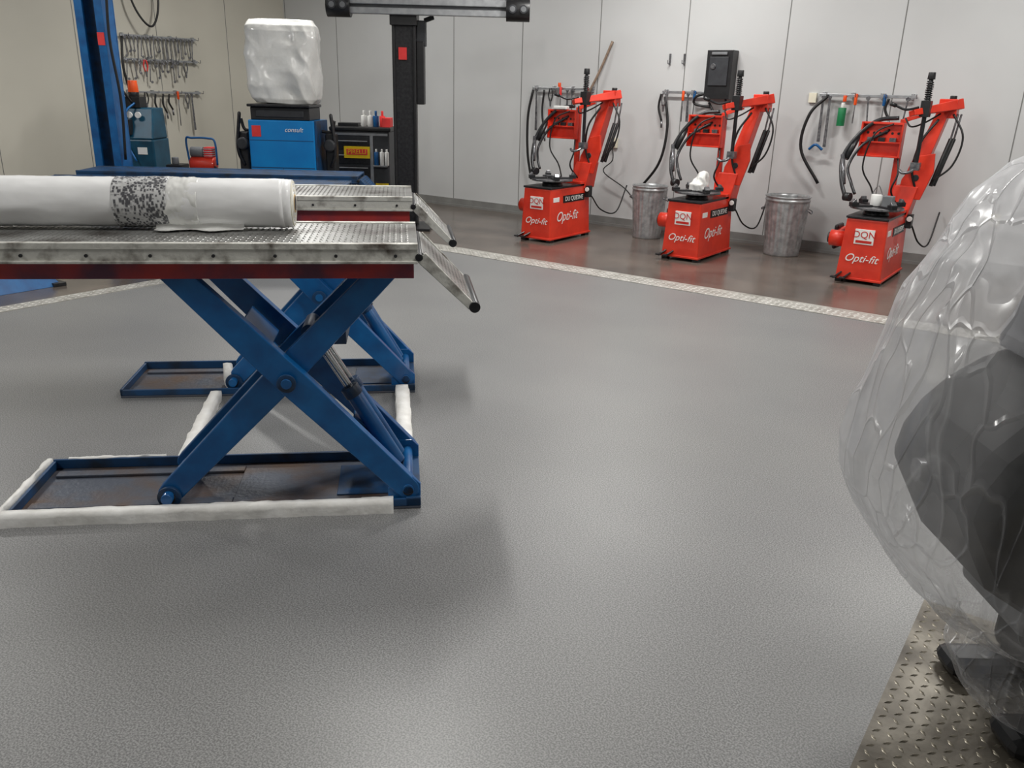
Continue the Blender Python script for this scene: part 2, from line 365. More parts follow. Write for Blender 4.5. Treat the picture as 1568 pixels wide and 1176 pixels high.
# ---------------------------------------------------------------- scissor lift
def lift(name,loc,rz,zp=1.07,L=1.72,gap=1.36,near=True,bx=-1.56,topm=TREAD,sidem=RIM,beamm=REDD,arms=True,xs=0):
    g=G(name,loc,rz); W=.47
    for k,y0 in enumerate((0,gap)):
        n='near' if k==0 else 'far'
        b='base_'+n
        g.box(b,RUST,bx,0,y0,y0+W,0,.012)
        g.box(b,BLUED,bx,0,y0+W-.014,y0+W,.012,.055)
        g.box(b,BLUED,bx,-.0,y0,y0+.014,.012,.045)
        g.box(b,BLUED,bx,bx+.014,y0,y0+W,.012,.05)
        g.box(b,BLUED,-.06,0,y0,y0+W,.012,.05)
        for yy in (.07,.36): g.box(b,RUST,bx+.04,-.75,y0+yy,y0+yy+.05,.012,.024)
        g.box(b,RUST,-.75,-.06,y0+.05,y0+.42,.012,.02)
        g.box(b,BLUED,-.34,-.06,y0+.1,y0+.38,.02,.026)
        g.box(b,RIM,-.24,-.12,y0+.02,y0+.07,.02,.026)
        for yy in (.02,.40): 
            g.prism(b,BLUE,[(-.13,.02),(0,.02),(0,.10),(-.03,.13),(-.09,.13),(-.13,.08)],y0+yy,y0+yy+.02)
            g.cyl(b,BLACKM,(-.05,y0+yy-.01,.075),(-.05,y0+yy+.03,.075),.022)
        p='platform_'+n; a=-L; h=zp
        g.box(p,topm,a,0,y0-.01,y0+W+.02,h-.012,h,bev=.002)
        g.treads('tread_'+n,topm,a+.02,-.02,y0+.0,y0+W+.01,h,.022,h=.0016)
        for yy in (y0-.022,y0+W+.012):
            g.box(p,sidem,a,.0,yy,yy+.02,h-.062,h-.016,bev=.004)
            g.box(p,sidem,a,.0,yy-.004,yy+.024,h-.018,h+.004,bev=.003)
            g.box(p,sidem,a,.0,yy-.008,yy+.024,h-.068,h-.058,bev=.003)
        x=-.08
        while x>a:
            g.cyl('bolts_'+n,BLACKM,(x,y0-.028,h-.04),(x,y0-.02,h-.04),.006,seg=12,bev=0); x-=.21
        for yy in (y0-.008,y0+W-.03):
            g.box(p,beamm,a,-.015,yy,yy+.04,h-.125,h-.068,bev=.004)
        g.box(p,BLUED,a+.02,-.02,y0+.04,y0+W-.04,h-.05,h-.012)
        f='flap_'+n
        ax,az,bx2,bz=.012,h-.035,.2,h-.225
        g.beam(f,topm,(ax,y0+W/2,az),(bx2,y0+W/2,bz),W,.014)
        ang=math.atan2(bz-az,bx2-ax); M=Matrix.Translation((ax,0,az))@Matrix.Rotation(-ang,4,'Y')
        ln=math.hypot(bx2-ax,bz-az)
        g.treads('flap_tread_'+n,topm,.01,ln,y0+.01,y0+W-.01,.007,.022,M,h=.0016)
        for yy in (y0-.005,y0+W-.005): g.beam(f,sidem,(ax,yy,az-.012),(bx2,yy,bz-.01),.014,.045,h2=.03)
        g.cyl(f,BLACKM,(bx2+.008,y0-.02,bz-.008),(bx2+.008,y0+W+.01,bz-.008),.021)
        g.cyl(f,BLACKM,(ax-.008,y0-.03,az-.01),(ax-.008,y0+W+.02,az-.01),.014)
        if not arms: continue
        A='scissor_arm_'+n
        s0,s1=(-.98,.07),(-.10,zp-.09); t0,t1_=(-.05,.08),(-.885,zp-.09)
        for yy,yi in ((y0+.015,y0+.062),(y0+.41,y0+.363)):
            g.arm(A,BLUE,t0,t1_,.045,yy,yy+.045,mid=.058)
            g.arm(A,BLUE,s0,s1,.045,yi,yi+.045,mid=.058)
        mx=-.495; mz=(s0[1]+s1[1])/2+.02
        q='pivot_pins_'+n
        g.cyl(q,BLUE,(mx,y0+.0,mz),(mx,y0+.47,mz),.028)
        g.cyl(q,BLUED,(mx,y0-.008,mz),(mx,y0+.003,mz),.036)
        g.cyl(q,BLUE,(mx,y0-.014,mz),(mx,y0-.006,mz),.02)
        for px,pz in (s0,s1,t0,t1_):
            g.cyl(q,BLUE,(px,y0+.01,pz),(px,y0+.46,pz),.022)
        g.cyl(q,BLUED,(s0[0],y0+.045,s0[1]-.008),(s0[0],y0+.062,s0[1]-.008),.045)
        g.cyl(q,BLACKM,(s0[0],y0+.038,s0[1]-.008),(s0[0],y0+.046,s0[1]-.008),.026)
        g.box(q,BLUED,mx+.12,mx+.22,y0+.1,y0+.37,mz+.12,mz+.17)
        for u0,u1 in ((.1,.26),(.62,.74)):
            P1=Vector(t0)+(Vector(t1_)-Vector(t0))*u0;P2=Vector(t0)+(Vector(t1_)-Vector(t0))*u1
            g.beam(A,BLUE,(P1.x,y0+.235,P1.y),(P2.x,y0+.235,P2.y),.26 if u0<.3 else .3,.012)
        hname='hydraulic_'+n
        for yy in (.2,.28):
            g.cyl(hname,BLUE,(-.09,y0+yy,.12),(-.27,y0+yy,.44),.032)
            g.cyl(hname,BLUED,(-.258,y0+yy,.42),(-.28,y0+yy,.458),.037)
            g.cyl(hname,CHROME,(-.27,y0+yy,.44),(-.42,y0+yy,.70),.017)
        g.cyl(hname,BLUED,(-.42,y0+.15,.70),(-.42,y0+.33,.70),.03)
    if near:
        def strip(part,p1,p2,w,h,n=60):
            p1=Vector(p1);p2=Vector(p2); d=(p2-p1).normalized(); a=Vector((-d.y,d.x,0)).normalized(); V=[];F=[]
            for i in range(n+1):
                t=i/n; p=p1+(p2-p1)*t
                for (u,v) in ((-1,0),(-1,.6),(-.9,.95),(0,1.0),(.9,.95),(1,.6),(1,0)):
                    q=p+a*u*w/2+Vector((0,0,v*h)); nn=noise.noise(q*14)*.007+noise.noise(q*50)*.002
                    q+=a*nn*(u if u else 1); q.z+=abs(nn)*(1 if v>0 else 0); V.append(q)
            m=7
            for i in range(n):
                for k in range(m-1): F.append((i*m+k,(i+1)*m+k,(i+1)*m+k+1,i*m+k+1))
            F.append(tuple(range(m))); F.append(tuple(range(n*m+m-1,n*m-1,-1)))
            g.add(part,WHITEP,V,F,True,bev=0)
        strip('masking_film_1',(-1.58,-.012,0),(-.11,-.012,0),.045,.055)
        strip('masking_film_2',(-1.585,-.02,0),(-1.575,.47,0),.022,.058)
        strip('masking_film_3',(-.06,.49,0),(-.07,1.33,0),.075,.06)
        strip('masking_film_4',(-1.03,.49,0),(-1.06,1.33,0),.06,.045)
        strip('masking_film_5',(-1.0,1.42,.03),(-1.04,1.55,.03),.05,.1,12)
        strip('masking_film_6',(-1.5,.47,0),(-1.1,.475,0),.02,.058)
    g.done(); return g
LR=YAW+math.radians(7.8)
lift('scissor_lift',R(-.354,2.984),LR)
lift('scissor_lift',R(-1.55,7.55),YAW+math.radians(3),zp=.75,L=2.75,gap=.95,near=False,bx=-2.2,topm=BLUED,sidem=BLUED,beamm=BLUED)
def Lw(x,y,z=0):
    c,s=math.cos(LR),math.sin(LR); o=R(-.354,2.984); return (o[0]+c*x-s*y,o[1]+s*x+c*y,z)
g=G('drive_on_ramp',(0,0,0))
g.frust('ramp',BLUE,(-7.4,-6.86,1.9,3.28,0),(-7.32,-6.94,2.1,3.2,.12))
g.treads('tread',BLUED,-7.3,-6.95,2.1,3.2,.12,.05)
g.box('foot',BLACKM,-7.42,-6.84,3.2,3.3,0,.03)
g.done()
# ---------------------------------------------------------------- film roll
g=G('plastic_film_roll',Lw(-.47,.325,1.075),LR)
r0=.091; Lr=1.3
def rollmesh(part,m,x0,x1,r,amp,n=60,seg=64,sp=9):
    V=[];F=[]
    for j in range(n+1):
        x=x0+(x1-x0)*j/n
        for i in range(seg):
            t=2*math.pi*i/seg; q=r+amp*noise.noise(Vector((x*sp,math.cos(t)*2,math.sin(t)*2)))+amp*.5*noise.noise(Vector((x*sp*4,math.cos(t)*5,math.sin(t)*5)))
            V.append((x,q*math.cos(t),r0+.002+q*math.sin(t)))
    for j in range(n):
        for i in range(seg): F.append((j*seg+i,j*seg+(i+1)%seg,(j+1)*seg+(i+1)%seg,(j+1)*seg+i))
    F.append(tuple(range(seg-1,-1,-1))); F.append(tuple(range(n*seg,n*seg+seg)))
    g.add(part,m,V,F,[True]*(n*seg)+[False]*2,bev=0)
rollmesh('film',WHITER,-Lr,0,r0-.001,.002)
rollmesh('film_wrap_edge',WHITER,-Lr,-.03,r0+.0005,.003,80)
rollmesh('printed_band',PRINT,-.64,-.45,r0+.003,.003,30)
rollmesh('clear_band_1',WHITEW,-.46,-.34,r0+.002,.006,30,sp=20)
for k in range(7):
    rr=r0-.006-k*.008
    g.lathe('spiral_end',WHITER if k%2 else CREAM,(0,0,r0+.002),[(rr,.0),(rr,.003+.0005*k),(rr-.006,.003)],48,Matrix.Rotation(math.pi/2,4,'Y'))
g.lathe('core',CARD,(0,0,r0+.002),[(.034,.0),(.034,.008),(.028,.008)],40,Matrix.Rotation(math.pi/2,4,'Y'))
g.cyl('core',BLACK,(.001,0,r0+.002),(.0088,0,r0+.002),.028)
V=[];F=[]
for i in range(25):
    for j in range(9):
        x=-.5+.32*i/24; y=-.05-.05*j/8*(1+.4*math.sin(i*.5))
        V.append((x,y,.003+.005*abs(noise.noise(Vector((x*14,y*14,0))))+max(0,.03*(1-j/3)**2 if j<3 else 0)))
for i in range(24):
    for j in range(8): F.append((i*9+j,(i+1)*9+j,(i+1)*9+j+1,i*9+j+1))
g.add('loose_sheet',WHITEW,V,F,True,bev=0)
g.done()
# ---------------------------------------------------------------- tyre changers
def changer(x,y,rag=False,var=0):
    g=G('tyre_changer',(x,y,0),0)
    g.frust('body',RED,(-.2,.2,-.43,.43,.03),(-.178,.178,-.41,.41,.585),bev=.012)
    for a in (-.17,.17):
        for b in (-.38,.38): g.box('feet',BLACK,a-.03,a+.03,b-.04,b+.04,0,.035)
    g.box('top_plate',BLACKM,-.185,.185,-.42,.3,.585,.605)
    g.box('top_plate',RED,-.185,.185,.2,.42,.585,.63)
    g.box('body_flange',RED,-.21,.21,-.44,.44,.03,.05)
    g.cyl('turntable',BLACKM,(0,-.12,.60),(0,-.12,.655),.12,.1,32)
    g.cyl('turntable',STEEL,(0,-.12,.655),(0,-.12,.675),.235,.235,48)
    g.cyl('turntable',BLACK,(0,-.12,.675),(0,-.12,.683),.05,.05,24)
    for k in range(4):
        M=Matrix.Translation((0,-.12,0))@Matrix.Rotation(math.pi/4+k*math.pi/2,4,'Z')
        g.box('jaws',BLACKM,.06,.27,-.028,.028,.675,.69,M)
        g.box('jaws',BLACKM,.2,.27,-.03,.03,.69,.715,M)
        g.prism('jaws',STEEL,[(.22,.715),(.265,.715),(.24,.745),(.23,.745)],-.025,.025,M)
    g.frust('tower',RED,(-.02,.19,.28,.5,.55),(.03,.24,.32,.5,.84),bev=.008)
    g.beam('column',RED,(.13,.43,.78),(.32,.52,1.56),.16,.15,.13,.10,bev=.008)
    g.prism('column',RED,[(.06,.72),(.27,.72),(.345,.98),(.33,1.15),(.2,1.12),(.08,.9)],.33,.36)
    g.cyl('column',BLACKM,(.2,.322,.92),(.2,.332,.92),.03); g.cyl('column',BLACKM,(.16,.322,.8),(.16,.332,.8),.018)
    g.beam('swing_arm',RED,(.42,.56,1.585),(.12,.06,1.50),.1,.095,.07,.05,bev=.006)
    g.box('swing_arm',RED,.26,.42,.46,.60,1.46,1.63,bev=.01)
    g.cyl('swing_arm',BLACK,(.36,.545,1.62),(.36,.545,1.66),.03)
    g.box('arm_lock',BLACK,.17,.25,.12,.22,1.47,1.61)
    sx,sy=.21,.17
    g.cyl('hex_shaft',BLACKM,(sx,sy,1.05),(sx,sy,1.80),.02,.02,6)
    g.cyl('hex_shaft',BLACK,(sx,sy,1.79),(sx,sy,1.85),.034,.03,16)
    g.tube('hex_shaft_spring',BLACK,[(sx+.028*math.cos(i*1.2),sy+.028*math.sin(i*1.2),1.58+i*.0035) for i in range(56)],.006,6,1,False)
    g.tube('lock_handle',BLACKM,[(.16,.1,1.55),(.08,.0,1.53),(.0,-.04,1.56)],.011)
    g.cyl('lock_handle',BLACK,(.0,-.04,1.56),(-.05,-.06,1.58),.018)
    g.box('mount_head',STEEL,sx-.04,sx+.04,sy-.04,sy+.04,1.0,1.07)
    g.tube('mount_head',STEEL,[(sx,sy,1.02),(sx-.03,sy-.06,.985),(sx-.08,sy-.09,.975),(sx-.12,sy-.07,.995)],.014)
    for dx in (0,.05):
        g.cyl('gas_struts',BLACK,(.33+dx*.3,.40+dx,.85),(.41+dx*.4,.50+dx,1.28),.018)
        g.cyl('gas_struts',STEEL,(.41+dx*.4,.50+dx,1.28),(.43+dx*.4,.52+dx,1.5),.009)
    g.tube('strut_hose',RUBBER,[(.3,.36,1.45),(.2,.28,1.25),(.16,.31,1.0),(.22,.34,.8)],.011)
    g.tube('strut_hose',RUBBER,[(.40,.46,1.5),(.52,.42,1.3),(.48,.4,1.05),(.34,.38,.9)],.009)
    g.tube('strut_hose',RUBBER,[(.02,.34,1.45),(.1,.24,1.38),(.2,.3,1.42),(.3,.4,1.5)],.008)
    g.beam('tool_post',RED,(.0,.39,.6),(-.0,.39,1.44),.045,.055)
    g.beam('tool_post',RED,(.0,.39,1.43),(.18,.44,1.50),.04,.04)
    g.box('tool_panel',RED,-.34,.03,.33,.345,1.10,1.40)
    g.box('tool_panel',RED,-.34,.03,.29,.345,1.39,1.41); g.box('tool_panel',RED,-.34,.03,.26,.345,1.09,1.105)
    g.box('tool_panel',RED,-.345,-.33,.26,.345,1.09,1.41); g.box('tool_panel',RED,.02,.035,.26,.345,1.09,1.41)
    g.box('tool_panel',RED,-.33,.02,.27,.33,1.22,1.232)
    for k in range(6): g.cyl('panel_holes',LBL,(-.29+k*.055,.327,1.31),(-.29+k*.055,.331,1.31),.012,seg=12,bev=0)
    for k in range(3): g.box('panel_items',[STEEL,BLACK,STEEL][k],-.28+k*.1,-.22+k*.1,.28,.32,1.232,1.27)
    g.tube('helper_arm',BLACKM,[(-.04,.36,1.45),(-.22,.32,1.42),(-.36,.25,1.28),(-.45,.18,1.08),(-.40,.05,.88),(-.33,-.02,.74)],.019)
    g.tube('helper_arm',BLACKM,[(-.1,.34,1.34),(-.3,.25,1.2),(-.38,.15,1.0),(-.30,.02,.86),(-.24,-.02,.76)],.014)
    g.cyl('helper_arm',BLACK,(-.33,-.02,.73),(-.27,-.04,.73),.04)
    g.cyl('helper_arm',BLACK,(-.36,.27,1.27),(-.42,.18,1.06),.026)
    g.cyl('helper_arm',STEEL,(-.45,.16,1.1),(-.37,.04,.84),.02)
    g.tube('helper_hose',RUBBER,[(-.06,.3,1.4),(-.2,.2,1.3),(-.26,.2,1.0),(-.16,.25,.8),(-.1,.25,.62)],.008)
    g.tube('helper_hose',RUBBER,[(.02,.3,1.1),(.06,.22,.95),(.03,.2,.8),(.08,.3,.66)],.009)
    g.tube('bead_breaker',RED,[(-.2,.36,.38),(-.3,.32,.40),(-.33,.1,.40),(-.32,-.2,.36)],.026)
    g.cyl('bead_breaker',RED,(-.2,-.2,.36),(-.35,-.2,.36),.075)
    g.cyl('bead_breaker',BLACKM,(-.35,-.2,.36),(-.37,-.2,.36),.05)
    g.box('bead_blade',BLACK,-.38,-.34,-.02,.2,.22,.46,bev=.02)
    g.box('side_pad',BLACK,-.215,-.19,-.1,.25,.1,.45)
    for k in range(2):
        g.beam('pedals',BLACKM,(-.16+k*.08,-.42,.08),(-.19+k*.08,-.50,.05),.05,.015)
        g.box('pedals',BLACK,-.22+k*.08,-.165+k*.08,-.53,-.48,.045,.06)
    g.box('air_unit',BLACK,.19,.24,.3,.38,.45,.58); g.cyl('air_unit',WHITE,(.22,.3,.54),(.22,.285,.54),.025)
    g.tube('air_hose',RUBBER,[(.24,.36,.47),(.3,.5,.3),(.34,.8,.25),(.36,1.0,.55)],.008)
    tilt=math.radians(2.2)
    rf=(math.pi/2-tilt*.97,0,0)
    def fy(z): return -.43+(z-.03)*.02/.555
    def fx(z): return .2-(z-.03)*.022/.555
    g.box('badge',WHITE,-.085,.085,fy(.44)-.006,fy(.44)+.012,.36,.495,bev=.001)
    g.text('badge_text',TXTR,'DQN',(0,fy(.455)-.0075,.445),(math.pi/2,0,0),.085)
    g.box('badge_line',TXTR,-.07,.07,fy(.44)-.0075,fy(.44),.372,.395,bev=0)
    g.text('script_front',WHITE,'Opti-fit',(0,fy(.24)-.004,.23),rf,.098,.35)
    g.text('script_side',WHITE,'Opti-fit',(fx(.27)+.004,-.08,.27),(math.pi/2,0,math.pi/2),.15,.35)
    g.box('label_side',LBL,fx(.47)-.01,fx(.43)+.003,-.16,.30,.42,.50,bev=.001)
    g.text('label_side_text',WHITE,'DU QUESNE',(fx(.43)+.0045,.07,.46),(math.pi/2,0,math.pi/2),.07)
    g.box('label_side_small',WHITE,fx(.5)-.01,fx(.5)+.004,-.36,-.24,.44,.49,bev=.001)
    if rag:
        g.blob('rag',WHITEW,[(.68,.0,-.1,.06,.07),(.74,.0,-.1,.075,.07),(.82,.02,-.08,.05,.05),(.87,.03,-.08,.02,.025)],48,24,.03,9,2.2,vor=.04,vs=14)
    if var==2:
        g.cyl('grease_pot',WHITE,(-.02,-.1,.68),(-.02,-.1,.78),.05); g.tube('grease_pot',STEEL,[(-.07,-.1,.77),(-.02,-.1,.86),(.03,-.1,.77)],.004)
        g.box('box_tools',GREY,.05,.14,-.2,-.1,.68,.78)
    if var==1:
        g.box('tool_on_table',STEEL,-.12,.1,-.14,-.1,.69,.71); g.box('head_cap',WHITE,-.28,-.1,.27,.34,1.41,1.45,bev=.01)
    g.done()
changer(-5.24,8.2,False,1); changer(-3.52,8.3,True); changer(-1.79,8.42,False,2)
# ---------------------------------------------------------------- bins
def bin_(x,y,r=.2,h=.6):
    g=G('metal_dustbin',(x,y,0))
    rb=r*.82
    mod=lambda t,z:(.012*math.cos(26*t) if .05<z<h*.9 else 0)
    prof=[(rb*.98,.0),(rb,.015),(rb,.04),(rb*1.01,.06)]+[(rb+(r-rb)*k/12,.06+(h-.13)*k/12) for k in range(1,13)]+[(r*1.0,h-.05),(r*1.03,h-.045),(r*1.03,h-.03),(r,h-.025),(r,h-.01),(r*1.04,h-.006),(r*1.04,h+.006),(r*.99,h+.004),(r*.97,h-.02),(rb*.95,.1),(rb*.9,.03)]
    g.lathe('can',GALV,(0,0,0),prof,156,mod=mod)
    for sgn in (-1,1):
        g.tube('handle',STEEL,[(sgn*r*.98,-.05,h*.8),(sgn*(r+.03),-.05,h*.77),(sgn*(r+.04),0,h*.74),(sgn*(r+.03),.05,h*.77),(sgn*r*.98,.05,h*.8)],.006)
    g.lathe('liner',BLACK,(0,0,0),[(r*.9,h-.12),(r*.95,h-.05),(r*.93,h-.05),(r*.5,h-.14)],32)
    g.done()
bin_(-4.44,8.95,.2,.6); bin_(-2.84,9.0,.225,.62)
# ---------------------------------------------------------------- tool racks
def tool(g,k,x,y,z,L,name):
    if k==0:
        g.beam(name,STEEL,(x,y,z),(x+.01,y,z-L),.008,.022,h2=.034); g.cyl(name,STEEL,(x,y-.01,z),(x,y+.01,z),.018,seg=12)
    elif k==1:
        g.cyl(name,random.choice([ORG,REDS,BLACK,BLUE]),(x,y,z+.04),(x,y,z-.07),.016,seg=12); g.cyl(name,STEEL,(x,y,z-.07),(x,y,z-L),.006,seg=8)
    elif k==2:
        c=random.choice([REDS,BLACK,BLACK,STEEL,STEEL])
        for s in (-1,1):
            g.tube(name,c,[(x+s*.012,y,z+.02),(x+s*.03,y,z-.06),(x+s*.012,y,z-.13)],.009,8,4)
        g.beam(name,STEEL,(x,y,z-.12),(x,y,z-.2),.012,.03,h2=.012)
    elif k==3:
        g.tube(name,RUBBER,[(x,y,z),(x-.02,y,z-L*.5),(x+.03,y,z-L)],.013); g.cyl(name,STEEL,(x+.03,y,z-L),(x+.035,y,z-L-.08),.012,seg=12)
    elif k==4:
        g.beam(name,STEEL,(x,y,z),(x+random.uniform(-.03,.03),y,z-L),.006,.016)
        g.cyl(name,STEEL,(x,y-.006,z),(x,y+.006,z),.022,seg=14); g.cyl(name,STEEL,(x,y-.006,z-L),(x,y+.006,z-L),.018,seg=14)
def rack(loc,L,tools,rz=0,hose=None,extra=None,name='wall_tool_rack'):
    g=G(name,loc,rz)
    g.beam('rail',ALU,(0,-.06,0),(L,-.06,0),.012,.03)
    n=max(2,int(L/.3)+1)
    for i in range(n):
        x=.04+(L-.08)*i/(n-1); g.box('brackets',ALU,x-.012,x+.012,-.065,0,-.03,.03); g.tube('hooks',STEEL,[(x+.05,-.06,0),(x+.05,-.11,-.01),(x+.05,-.12,.03)],.004,6,4)
    for i,(k,x,l) in enumerate(tools): tool(g,k,x,-.085,-.02,l,'tool_%d'%i)
    if hose: g.tube('hose',RUBBER,hose,.016)
    if extra: extra(g)
    g.done()
def ex1(g):
    g.cyl('can',ORG,(.42,-.07,.02),(.42,-.07,.07),.02)
    g.tube('long_lever',WOODL,[(.78,-.10,-.2),(.98,-.06,.2),(1.12,-.02,.55)],.016)
rack((-6.45,Y1,1.64),.92,[(0,.08,.5),(3,.2,.55),(1,.45,.2),(0,.55,.4),(4,.62,.3),(1,.84,.45),(2,.3,.2)],hose=[(.02,-.07,-.02),(-.03,-.1,-.35),(-.02,-.1,-.8),(.04,-.08,-1.15)],extra=ex1)
def ex2(g):
    g.box('control_box',BLACK,.56,.86,-.16,0,-.06,.45,bev=.02); g.box('control_box',DARK,.60,.82,-.175,-.15,.08,.38,bev=.01)
    g.box('control_box',GREY,.62,.80,-.18,-.17,.40,.43); g.tube('control_cable',RUBBER,[(.6,-.1,.0),(.46,-.12,-.04),(.44,-.1,-.12),(.62,-.08,-.15)],.014)
    g.cyl('gauge',STEEL,(.65,-.175,.28),(.65,-.185,.28),.03); g.tube('control_cable',RUBBER,[(.8,-.1,-.03),(.82,-.12,-.2),(.7,-.1,-.22),(.6,-.08,-.1)],.012)
    for x in (.04,.22): 
        g.box('upper_hooks',STEEL,x-.01,x+.01,-.02,0,.3,.42); g.tube('upper_hooks',STEEL,[(x,-.02,.32),(x,-.06,.31),(x,-.07,.35)],.005,6,4)
rack((-4.6,Y1,1.63),.75,[(2,.04,.3),(3,.0,.3),(0,.34,.3),(1,.42,.3),(1,.28,.3)],hose=[(.05,-.07,-.05),(.12,-.1,-.4),(.06,-.12,-.8),(-.22,-.06,-1.15)],extra=ex2)
def ex3(g):
    g.cyl('spray_bottle',GRN,(.26,-.08,-.3),(.26,-.08,-.12),.04); g.cyl('spray_bottle',WHITE,(.26,-.08,-.12),(.26,-.08,-.07),.018)
    g.cyl('orange_cap',ORG,(.27,-.08,-.06),(.27,-.08,.0),.018)
    g.tube('blue_holder',BLUE,[(-.02,-.1,-.55),(.05,-.12,-.5),(.12,-.1,-.55)],.014)
    g.box('socket',CREAM,-.12,-.04,-.03,0,-.08,.02)
rack((-2.78,Y1,1.64),.95,[(0,.05,.45),(0,.12,.5),(1,.38,.25),(4,.5,.25),(1,.66,.35),(3,.7,.2),(4,.88,.2)],hose=[(.1,-.07,.0),(-.06,-.12,-.2),(-.1,-.12,-.55),(.12,-.08,-.9)],extra=ex3)
random.seed(8)
tl=[(random.choice([4,4,0,4]),.05+i*.06,random.uniform(.15,.38)) for i in range(18)]
rack((X0,6.62,2.17),1.15,tl,math.pi/2)
tl=[(random.choice([2,4,4]),.06+i*.085+random.uniform(-.02,.02),random.uniform(.12,.28)) for i in range(11)]
rack((X0,6.62,1.87),1.15,tl,math.pi/2)
tl=[(random.choice([2,1,0,4,3]),.05+i*.12+random.uniform(-.03,.03),random.uniform(.2,.55)) for i in range(9)]
rack((X0,6.62,1.45),1.15,tl,math.pi/2,hose=[(.0,-.1,.7),(-.05,-.14,.3),(.04,-.12,-.2),(-.02,-.1,-.6)])
def sock(x,z,cable):
    g=G('wall_socket',(x,Y1,z)); g.box('plate',CREAM,-.045,.045,-.035,0,-.06,.06,bev=.006); g.box('plug',BLACK if not cable else WHITE,-.025,.025,-.08,-.035,-.03,.02,bev=.006)
    if cable: g.tube('cable',WHITE,cable,.006)
    else: g.tube('cable',RUBBER,[(0,-.07,-.02),(.03,-.09,-.2),(-.08,-.1,-.35),(.25,-.08,-.55),(.45,-.06,-.8)],.007)
    g.done()
sock(-5.22,1.02,None)
sock(-.93,.52,[(-.02,-.07,0),(-.15,-.1,-.08),(-.25,-.1,-.3),(-.45,-.08,-.36),(-.5,-.06,-.4)])
g=G('wall_cable',(-.35,Y1,1.35)); g.box('clip',BLACK,-.03,.03,-.03,0,-.03,.03); g.tube('cable',RUBBER,[(0,-.03,0),(.1,-.06,.12),(.25,-.05,.2),(.5,-.05,.3)],.012); g.tube('cable',RUBBER,[(0,-.03,0),(-.02,-.05,-.15),(-.1,-.05,-.3)],.01); g.done()
# ---------------------------------------------------------------- alignment post with beam
g=G('wheel_alignment_column',R(-1.325,10.2),YAW)
g.box('column',BLACKM,-.125,.125,-.1,.1,.03,3.1,bev=.01)
g.box('column',BLACK,-.135,-.10,-.12,-.09,.05,3.1); g.box('column',BLACK,.10,.135,-.12,-.09,.05,3.1)
g.box('base',BLACKM,-.3,.3,-.35,.25,0,.03)
g.box('carriage',BLACK,-.15,.15,-.16,.12,2.26,2.58)
g.box('side_unit',BLACK,.13,.22,-.06,.1,1.42,2.1,bev=.01); g.box('side_unit',DARK,.13,.24,-.04,.08,2.05,2.32,bev=.01)
g.beam('side_unit',BLACK,(.22,0,2.32),(.33,0,2.36),.04,.05)
g.box('beam',ALU,-.62,1.2,-.22,-.14,2.46,2.54,bev=.008); g.box('beam',ALU,-.62,1.2,-.23,-.15,2.36,2.43,bev=.008); g.box('beam',DARK,-.62,1.2,-.2,-.16,2.42,2.47)
for x in (-.70,1.28):
    g.cyl('camera_pod',BLACK,(x-.13,-.19,2.44),(x+.13,-.19,2.44),.12,.12,32,bev=.02)
    for a in (-.06,.06): g.cyl('camera_pod',DARK,(x+a,-.29,2.44),(x+a,-.315,2.44),.045); g.cyl('camera_pod',GREY,(x+a,-.315,2.44),(x+a,-.32,2.44),.03)
g.box('sticker',REDS,-.06,.03,-.125,-.09,1.90,2.03,bev=0)
g.done()
# ---------------------------------------------------------------- blue lift post
g=G('vehicle_lift_column',R(-4.36,9.2),YAW)
g.box('column',BLUE,-.14,-.11,-.12,.12,.02,3.4); g.box('column',BLUE,.11,.14,-.12,.12,.02,3.4); g.box('column',BLUE,-.14,.14,.1,.13,.02,3.4)
g.box('column',BLUED,-.11,.11,.0,.1,.02,3.4); g.box('column',BLUE,-.14,-.06,-.14,-.11,.02,3.4); g.box('column',BLUE,.06,.14,-.14,-.11,.02,3.4)
g.box('base',BLUED,-.3,.3,-.3,.3,0,.03)
g.box('sticker',REDS,.06,.13,-.145,-.13,1.93,2.05,bev=0)
g.tube('cable',RUBBER,[(.15,-.1,3.2),(.2,-.12,2.6),(.17,-.12,2.0),(.2,-.1,1.4),(.17,-.1,.8)],.014)
g.done()
# ---------------------------------------------------------------- console cabinet
g=G('alignment_console_cabinet',R(-2.67,10.0),YAW)
g.box('cabinet',BLUEC,-.37,.37,-.3,.3,.1,1.22,bev=.012)
g.box('door_seam',BLUED,-.36,.36,-.303,-.29,.70,.708,bev=0); g.box('door_seam',BLUED,-.003,.003,-.303,-.29,.12,.70,bev=0)
g.box('door_seam',BLUED,-.36,.36,-.303,-.29,1.0,1.005,bev=0)
g.box('sidepanel',BLUED,.37,.39,-.28,.3,.1,1.22)
for a in (-.3,.3):
    for b in (-.22,.22): g.cyl('castors',BLACK,(a-.02,b,.05),(a+.02,b,.05),.05); g.box('castors',BLACKM,a-.02,a+.02,b-.02,b+.02,.05,.1)
g.box('tray',BLACK,-.34,.32,-.28,.26,1.22,1.36,bev=.015); g.box('tray',BLACKM,-.36,.34,-.34,.26,1.36,1.39); g.box('tray',DARK,-.28,.26,-.29,-.27,1.25,1.33)
g.box('sticker',REDS,-.33,-.23,-.305,-.29,1.04,1.16,bev=0); g.text('logo',WHITE,'consult',(.14,-.306,1.12),(math.pi/2,0,0),.07,.3)
for sx in (-1,1):
    x=sx*.5
    g.tube('clamp_bracket',BLACK,[(sx*.37,0,1.1),(x,0,1.1),(x+sx*.04,0,1.22)],.018)
    g.box('wheel_clamps',BLACK,x-.06,x+.06,-.1,.08,.62,1.08,bev=.02); g.tube('wheel_clamps',BLACKM,[(x,-.1,.7),(x+sx*.06,-.12,.9),(x+sx*.02,-.1,1.3)],.02)
    g.cyl('wheel_clamps',DARK,(x,-.1,.95),(x,-.16,.95),.07)
g.done()
